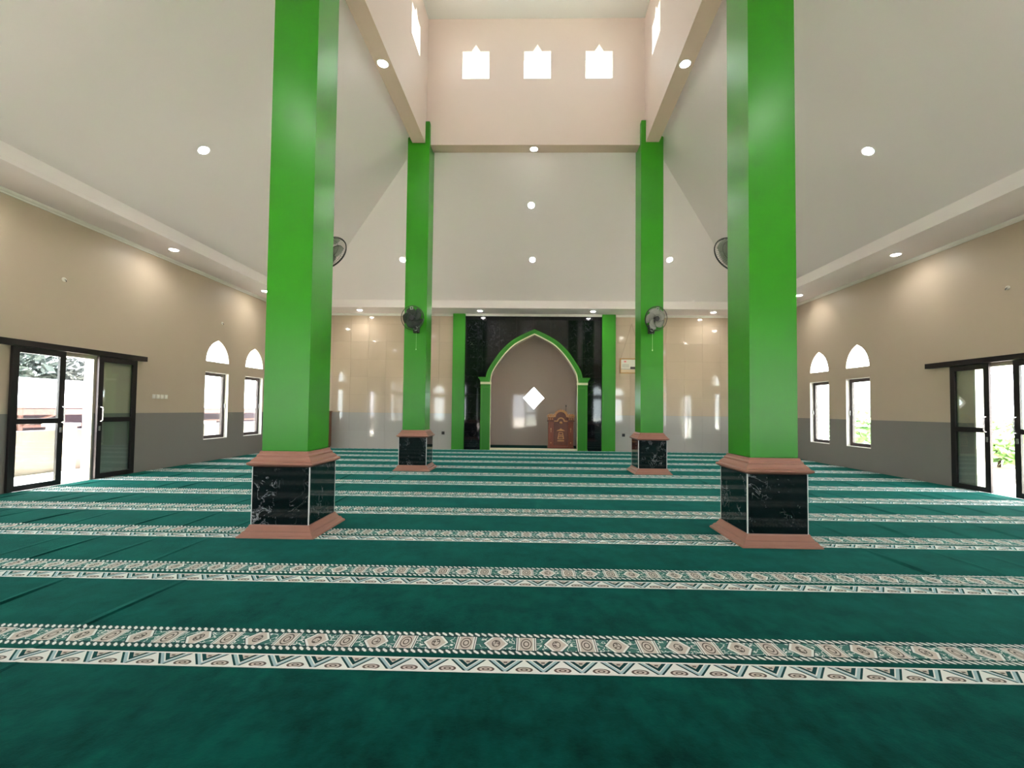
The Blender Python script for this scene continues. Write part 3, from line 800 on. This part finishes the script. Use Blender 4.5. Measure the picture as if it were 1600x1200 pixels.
# ------------------------------------------------------------------ wall fans
def make_fan(blade_mat, turn, tilt, rad=.235):
    """wall fan blowing towards -Y; origin at the wall plate on the mounting face"""
    r = root('wall_fan')
    MB().box(-.065, .065, -.04, 0, -.095, .085).build('wall_plate', M['black'], r, bevel=.012)
    MB().box(-.055, .055, -.09, -.035, -.085, .06).build('control_box', M['black'], r, bevel=.014)
    # raised grey ring on the control box
    MB().tube([(.034*math.cos(a), -.093, -.01 + .042*math.sin(a)) for a in [2*math.pi*i/20 for i in range(20)]], .011, 6, True).build('control_ring', M['grey_plastic'], r, smooth=True)
    hz, hy = .18, -.30
    MB().tube([(0, -.05, .04), (0, -.08, .10), (0, -.12, .15), (0, hy+.14, hz)], [.024, .022, .022, .026], 10).build('neck', M['black'], r, smooth=True)
    h = Matrix.Translation((0, hy+.14, hz)) @ Matrix.Rotation(turn, 4, 'Z') @ Matrix.Rotation(tilt, 4, 'X')
    mp = lambda x, y, z: tuple(h @ Vector((x, -z, y)))       # z runs forward along the fan axis
    MB().lathe([(.02, -.06), (.055, -.055), (.068, -.03), (.070, .03), (.05, .05), (.02, .052)], 20, mp).build('motor', M['black'], r, smooth=True)
    # guard: rings and spokes
    g = MB(); zf_, zb_, zm = .155, .065, .115
    circ = lambda R, z, n=40: [mp(R*math.cos(2*math.pi*i/n), R*math.sin(2*math.pi*i/n), z) for i in range(n)]
    g.tube(circ(rad, zm), .0065, 6, True); g.tube(circ(rad*.98, zm+.012), .004, 5, True)
    for R, z in ((rad*.68, zf_-.008), (rad*.34, zf_+.004), (rad*.68, zb_+.01), (rad*.36, zb_)): g.tube(circ(R, z, 30), .0018, 4, True)
    for i in range(54):
        a = 2*math.pi*i/54
        for zz_, z0 in ((zf_, .004), (zb_, 0)):
            tw = .35 if zz_ == zf_ else 0
            P = [(rad*f_, a + tw*(1-f_), zz_ + (zm-zz_)*(f_**3)) for f_ in (.2, .55, .82, 1)]
            g.tube([mp(R*math.cos(b), R*math.sin(b), z) for R, b, z in P], .0011, 3)
    g.build('guard', M['black'], r, smooth=True)
    MB().lathe([(.01, zf_+.004), (.045, zf_+.003), (.048, zf_+.009), (.03, zf_+.014), (.008, zf_+.015)], 20, mp).build('guard_badge', M['black'], r, smooth=True)
    pl = MB()
    sq = lambda s_: [(x*s_, rad*.80 + y*s_) for x, y in ((-1, -1), (1, -1), (1, 1), (-1, 1))]
    pl.prism([sq(.030), sq(.014)], lambda u, v, w: mp(u, v, w), zf_-.012, zf_-.004); pl.build('guard_clip', M['grey_plastic'], r)
    MB().lathe([(.012, .05), (.036, .055), (.040, .11), (.03, .135), (.01, .142)], 20, mp).build('hub', M['black'], r, smooth=True)
    for k in range(5):
        b = MB(); a0 = 2*math.pi*k/5; NR, NA = 7, 7; vs = []
        for i in range(NR):
            f_ = i/(NR-1); R = .034 + (rad*.88-.034)*f_
            wdt = .42 + .42*math.sin(math.pi*min(1, f_*.9+.1))**.8
            for j in range(NA):
                t = j/(NA-1)-.5
                ang = a0 + wdt*1.75*t + .75*f_
                vs.append(mp(R*math.cos(ang), R*math.sin(ang), .098 - .05*t*(1-.35*f_)))
        b.add(vs, [(i*NA+j, i*NA+j+1, (i+1)*NA+j+1, (i+1)*NA+j) for i in range(NR-1) for j in range(NA-1)])
        o = b.build('blade', blade_mat, r, smooth=True)
        so = o.modifiers.new('thick', 'SOLIDIFY'); so.thickness = .002
    cord = MB().tube([(.012, -.075, -.07), (.013, -.075, -.25), (.013, -.075, -.42)], .0022, 6).build('pull_cord', M['cord'], r, smooth=True)
    MB().lathe([(.003, -.445), (.009, -.438), (.010, -.43), (.006, -.415), (.002, -.41)], 10, lambda x, y, z: (x+.013, y-.075, z)).build('cord_knob', M['cord'], cord, smooth=True)
    return r
hs = WG/2
f1 = make_fan(M['blade'], math.radians(-8), math.radians(8)); f1.location = (-2.249, 9.030-hs, 2.868)
tag(f1, 'smoky bladed wall fan facing the entrance on the yard side column near the mihrab', 'fan', 'wall fans on the columns')
f2 = make_fan(M['blade_pale'], math.radians(14), math.radians(10)); f2.location = (2.46, 9.0058-hs, 2.885)
tag(f2, 'silver bladed wall fan facing the entrance on the garden side column near the mihrab', 'fan', 'wall fans on the columns')
f3 = make_fan(M['blade_pale'], math.radians(-12), math.radians(22)); f3.location = (-2.345, 4.4866+hs, 2.90); f3.rotation_euler = (0, 0, math.pi)
tag(f3, 'wall fan facing the mihrab on the back of the yard side column by the entrance', 'fan', 'wall fans on the columns')
f4 = make_fan(M['blade_pale'], math.radians(10), math.radians(20)); f4.location = (2.335, 4.4473+hs, 2.885); f4.rotation_euler = (0, 0, math.pi)
tag(f4, 'wall fan facing the mihrab on the back of the garden side column by the entrance', 'fan', 'wall fans on the columns')

# ------------------------------------------------------------------ pulpit in the niche
pu = root('pulpit', (1.075, 13.86, .055))
tag(pu, 'carved reddish brown wooden pulpit with golden arch crest inside the prayer niche', 'pulpit')
mpP = lambda u, v, w: (u, w, v)
MB().box(-.41, .41, -.02, .50, 0, .05).build('plinth', M['wood'], pu, bevel=.006)
MB().box(-.385, .385, .03, .47, .05, .97).build('body', M['wood'], pu)
MB().box(-.22, .22, .012, .035, .10, .82).build('front_panel', M['wood_dark'], pu, bevel=.004)
for s_x in (-1, 1):
    MB().box(s_x*.31-.085, s_x*.31+.085, -.01, .032, .05, .84).build('corner_post', M['wood'], pu, bevel=.006)
    # stacked capital with scrolls
    MB().box(s_x*.325-.105, s_x*.325+.105, -.03, .20, .84, .868).build('capital_slab', M['wood_dark'], pu, bevel=.005)
    MB().box(s_x*.325-.085, s_x*.325+.085, -.02, .19, .868, .965).build('capital_block', M['wood'], pu, bevel=.008)
    MB().box(s_x*.325-.105, s_x*.325+.105, -.03, .20, .965, .99).build('capital_slab', M['wood_gold'], pu, bevel=.005)
    sc = MB()
    for u, v, rr_ in ((-.075, 1.02, .032), (0, 1.03, .040), (.075, 1.02, .032), (-.04, 1.062, .022), (.04, 1.062, .022)):
        sc.tube([(s_x*.325+u, -.028, v), (s_x*.325+u, .16, v)], rr_, 12)
    sc.build('scroll_carving', M['wood_gold'], pu, smooth=True)
    rr = MB()
    for u in (-.06, 0, .06): rr.tube([(s_x*.325+u, -.028, .885), (s_x*.325+u, -.028, .95)], .014, 8)
    rr.build('reeded_carving', M['wood_gold'], pu, smooth=True)
    for v in (.60, .17):
        k = .045 if v > .5 else .026
        MB().prism([[(s_x*.31, v-k), (s_x*.31+.02, v), (s_x*.31, v+k), (s_x*.31-.02, v)]], mpP, -.022, -.009).build('diamond_boss', M['wood_gold'], pu)
    MB().tube([(s_x*.31, -.014, .50), (s_x*.31, -.014, .56)], .008, 8).build('drop_carving', M['wood_gold'], pu, smooth=True)
def arc_band(r0, r1, zc_, n=16, a0=0, a1=math.pi):
    A = [a0 + (a1-a0)*i/n for i in range(n+1)]
    return [(r1*math.cos(a), zc_ + r1*math.sin(a)) for a in A] + [(r0*math.cos(a), zc_ + r0*math.sin(a)) for a in reversed(A)]
MB().prism([[(.215*math.cos(math.pi*i/18), .955+.20*math.sin(math.pi*i/18)) for i in range(19)] + [(-.215, .83), (.215, .83)]], mpP, 0.0, .06).build('arch_board', M['wood_dark'], pu)
MB().prism([arc_band(.165, .222, .975)], mpP, -.03, .065).build('crest_arch', M['wood_gold'], pu)
cr = MB()
for i in range(1, 8):
    a = math.pi*i/8; cr.tube([(.222*math.cos(a), -.025, .975+.222*math.sin(a)), (.222*math.cos(a), .05, .975+.222*math.sin(a))], .028, 10)
cr.build('crest_lobe_carving', M['wood_gold'], pu, smooth=True)
MB().prism([arc_band(.085, .125, .845)], mpP, -.02, .02).build('inner_arch', M['wood_gold'], pu)
MB().box(-.21, -.10, -.02, .02, .832, .868).build('inner_arch_foot', M['wood_gold'], pu, bevel=.004)
MB().box(.10, .21, -.02, .02, .832, .868).build('inner_arch_foot', M['wood_gold'], pu, bevel=.004)
MB().lathe([(.004, -.04), (.03, -.034), (.046, -.016), (.046, .014), (.03, .02)], 18, lambda x, y, z: (x, z, y+.80)).build('medallion', M['wood_gold'], pu, smooth=True)
MB().prism([[(-.14, .545), (.14, .545), (.10, .565), (.03, .60), (0, .625), (-.03, .60), (-.10, .565)]], mpP, -.004, .014).build('pediment_carving', M['wood_gold'], pu)
MB().prism([[(-.105, .30), (-.075, .30), (-.045, .50), (-.06, .50)]], mpP, -.002, .014).build('trapeze_carving', M['wood_gold'], pu)
MB().prism([[(.075, .30), (.105, .30), (.06, .50), (.045, .50)]], mpP, -.002, .014).build('trapeze_carving', M['wood_gold'], pu)
for z0, z1, w_ in ((.485, .50, .06), (.40, .425, .045), (.35, .37, .06), (.285, .305, .10), (.215, .25, .105)):
    MB().box(-w_, w_, -.004, .014, z0, z1).build('bar_carving', M['wood_gold'], pu, bevel=.003)
mi = root('microphone', (1.25, 14.12, 1.0255))
tag(mi, 'thin black gooseneck microphone standing on the pulpit', 'microphone')
MB().lathe([(.03, 0), (.03, .01), (.012, .018)], 14).build('base', M['black'], mi, smooth=True)
MB().tube([(0, 0, .015), (.0, 0, .2), (.005, -.01, .33)], .006, 8).build('stem', M['black'], mi, smooth=True)
MB().lathe([(.006, .33), (.013, .335), (.014, .38), (.009, .395)], 12, lambda x, y, z: (x+.005, y-.01, z)).build('head', M['black'], mi, smooth=True)

# ------------------------------------------------------------------ small things on the walls
pf = root('framed_print', (3.22, YW-.012, 2.405))
tag(pf, 'small gold framed print hung on a string beside the garden side pilaster', 'picture')
MB().prism([rect(-.36, .36, 0, .47), rect(-.325, .325, .035, .435)], mpP, -.028, 0).build('frame', M['gold'], pf, bevel=.006)
def print_mat():
    m, p = new_mat('printed_sheet', .3, .5)
    x, y, z = sep(coord())
    c = mixc(noise(3, 2), lin(206, 204, 192), lin(224, 220, 206))
    e = (((x+.20)/.05)*((x+.20)/.05) + ((z-.37)/.032)*((z-.37)/.032)).sqrt()
    c = mixc(e < 1, c, lin(226, 170, 170)); c = mixc(e < .45, c, lin(206, 60, 70))
    for a in (.20, .235, .27): c = mixc(z.within(a, a+.010)*x.within(-.29, -.08), c, lin(110, 112, 104))
    c = mixc(z.within(.14, .21)*x.within(-.04, .14), c, lin(70, 60, 58))
    c = mixc(z.within(.13, .142), c, lin(90, 84, 76)); c = mixc(z.within(.04, .12), c, lin(206, 184, 148))
    link(c, p.inputs['Base Color']); return m
MB().box(-.33, .33, -.012, -.006, .03, .44).build('print', print_mat(), pf)
MB().tube([(-.33, -.004, .46), (0, -.004, 1.54)], .003, 5).build('string', M['string'], pf)
MB().tube([(.33, -.004, .46), (0, -.004, 1.54)], .003, 5).build('string', M['string'], pf)
MB().lathe([(.008, 0), (.010, .012), (.006, .016)], 10, lambda x, y, z: (x, -z+.002, y+1.54)).build('nail', M['chrome'], pf)
for x, z, lab in ((-2.59, .505, 'small black wall socket on the tiles, yard side of the mihrab'), (2.98, .503, 'small black wall socket on the tiles, garden side of the mihrab')):
    r = root('wall_socket', (x, YW-.010, z)); tag(r, lab, 'socket', 'black sockets beside the mihrab')
    MB().box(-.045, .045, -.012, 0, -.045, .045).build('plate', M['black'], r, bevel=.004)
    MB().lathe([(.03, -.012), (.03, -.016), (.022, -.016), (.02, -.013)], 16, lambda x, y, z: (x, z, y)).build('recess', M['black'], r)
for i, y in enumerate((8.37, 8.465, 8.56, 8.655)):
    r = root('light_switch', (XL, y, 1.43)); tag(r, 'small cream light switch, %s from the yard side door in a row of four' % ords[i], 'switch', 'light switches by the yard side door')
    MB().box(0, .010, -.038, .038, -.042, .042).build('plate', M['white_plastic'], r, bevel=.004)
    MB().box(.009, .016, -.018, .018, -.026, .026).build('rocker', M['trim_white'], r, bevel=.003)
for x, y, z, s_x, lab in ((XL, 10.194, 3.22, 1, 'tiny cable outlet cap on the beige wall above the yard side windows'),
                          (XL, 6.644, 3.20, 1, 'tiny cable outlet cap on the beige wall above the yard side door'),
                          (XR, 6.81, 3.20, -1, 'tiny cable outlet cap on the beige wall above the garden side door')):
    r = root('cable_outlet', (x, y, z)); tag(r, lab, 'outlet', 'cable outlets high on the side walls')
    MB().lathe([(.034, 0), (.034, .008), (.026, .013), (.008, .014)], 16, lambda a, b, c, s=s_x: (s*c, a, b)).build('cap', M['white_plastic'], r, smooth=True)
    MB().tube([(s_x*.012, 0, 0), (s_x*.03, .004, -.01), (s_x*.035, .006, -.035)], .005, 6).build('cable_stub', M['black'], r, smooth=True)
# cabinet behind the yard side column
cb = root('cabinet', (-6.60, 13.31, .026)); tag(cb, 'low brown wooden cabinet against the tiled wall in the yard side corner', 'cabinet')
MB().box(-.53, .53, -.25, .25, .04, 1.09).build('body', M['wood_cab'], cb, bevel=.004)
MB().box(-.545, .545, -.265, .25, 1.09, 1.125).build('top', M['wood_cab'], cb, bevel=.004)
MB().box(-.51, .51, -.23, .24, 0, .04).build('kick_board', M['wood_dark'], cb)
for s_x in (-1, 1):
    d_ = MB().box(s_x*.262-.252, s_x*.262+.252, -.268, -.251, .06, 1.07).build('door', M['wood_cab'], cb, bevel=.003)
    MB().tube([(s_x*.05, -.268, .56), (s_x*.05, -.29, .57), (s_x*.05, -.29, .67), (s_x*.05, -.268, .68)], .006, 6).build('handle', M['chrome'], d_, smooth=True)

# ------------------------------------------------------------------ outside
gd = MB().box(-60, 60, -40, 80, -.32, -.14).build('ground', M['concrete'])
tag(gd, 'pale concrete yard around the building', 'ground', kind='structure')
bw = root('boundary_wall', (-9.9, 10, -.14)); tag(bw, 'low weathered plaster wall across the yard outside the sliding door', 'wall')
MB().box(-.1, .1, -12, 14, 0, .86).build('wall_body', M['plaster_out'], bw)
MB().box(-.15, .15, -1.0, -.65, 0, .93).build('pillar', M['concrete'], bw)
MB().box(-.19, .19, -1.05, -.60, .93, 1.0).build('pillar_cap', M['concrete'], bw, bevel=.01)
MB().box(-.16, .16, 3.2, 3.6, 0, .93).build('pillar', M['concrete'], bw)
sd = root('shed', (-15.5, 15, -.14)); tag(sd, 'low open shed with pale sheet roof and reddish timber trusses beyond the yard wall', 'shed')
MB().quad((2.0, -12, 1.30), (2.0, 12, 1.30), (-3.2, 12, 2.35), (-3.2, -12, 2.35)).build('roof', M['roof_sheet'], sd).modifiers.new('thick', 'SOLIDIFY').thickness = .04
MB().box(1.94, 2.0, -12, 12, 1.10, 1.27).build('fascia', M['timber'], sd)
MB().box(1.2, 1.3, -12, 12, .72, .80).build('tie_beam', M['timber'], sd)
MB().box(-1.2, -1.0, -12, 12, 0, 1.4).build('rear_wall', M['shade_wall'], sd)
for i in range(9):
    y = -11.5 + i*2.85
    MB().box(1.18, 1.32, y-.06, y+.06, 0, 1.38).build('post', M['timber'], sd)
    MB().tube([(1.25, y, .75), (1.9, y+.6, 1.2)], .045, 6).build('brace', M['timber'], sd)
def leafy(name, loc, rx, rz, n, mat, lab, cat, trunk=True, grp=None, leaf=.16):
    r = root(name, loc); rs = random.Random(hash(lab) % 1000 if False else len(lab)*7 + int(abs(loc[0])*10))
    mb = MB()
    zc0 = rz*1.05 + (1.35 if trunk else 0)
    for i in range(n):
        th, ph = rs.uniform(0, 2*math.pi), math.acos(rs.uniform(-1, 1)); q = rs.random()**.4
        c = Vector((rx*q*math.sin(ph)*math.cos(th), rx*q*math.sin(ph)*math.sin(th), zc0 + rz*q*math.cos(ph)))
        a = Vector((rs.gauss(0, 1), rs.gauss(0, 1), rs.gauss(0, .6))).normalized(); b = a.orthogonal().normalized()
        l = leaf*rs.uniform(.7, 1.4)
        mb.quad(c-a*l, c-b*l*.4+a*l*.1, c+a*l, c+b*l*.4+a*l*.1)
    mb.build('foliage', mat, r)
    tr = MB(); H_ = zc0
    tr.tube([(0, 0, -.02), (.05, 0, H_*.5), (0, .05, H_)], [.16 if trunk else .04, .12 if trunk else .03, .05 if trunk else .015], 8)
    for k in range(5):
        a = k*1.26; tr.tube([(.03, 0, H_*.55), (rx*.5*math.cos(a), rx*.5*math.sin(a), H_*.95)], [.06 if trunk else .015, .02 if trunk else .008], 6)
    tr.build('trunk', M['bark'], r, smooth=True)
    tag(r, lab, cat, grp)
leafy('tree', (-22.0, 18.5, -.14), 2.3, 1.45, 3000, M['leaf'], 'large grey green tree rising behind the shed roof', 'tree', leaf=.22)
leafy('shrub', (12.6, 12.0, -.14), .9, .7, 900, M['leaf_light'], 'light green shrub in the garden outside the garden side door', 'shrub', False, 'garden shrubs')
leafy('shrub', (13.6, 10.2, -.14), .8, .55, 800, M['leaf_light'], 'low light green shrub farther along the garden path', 'shrub', False, 'garden shrubs')
leafy('shrub', (12.8, 17.5, -.14), .9, .8, 900, M['leaf_light'], 'light green shrub outside the garden side windows', 'shrub', False, 'garden shrubs')
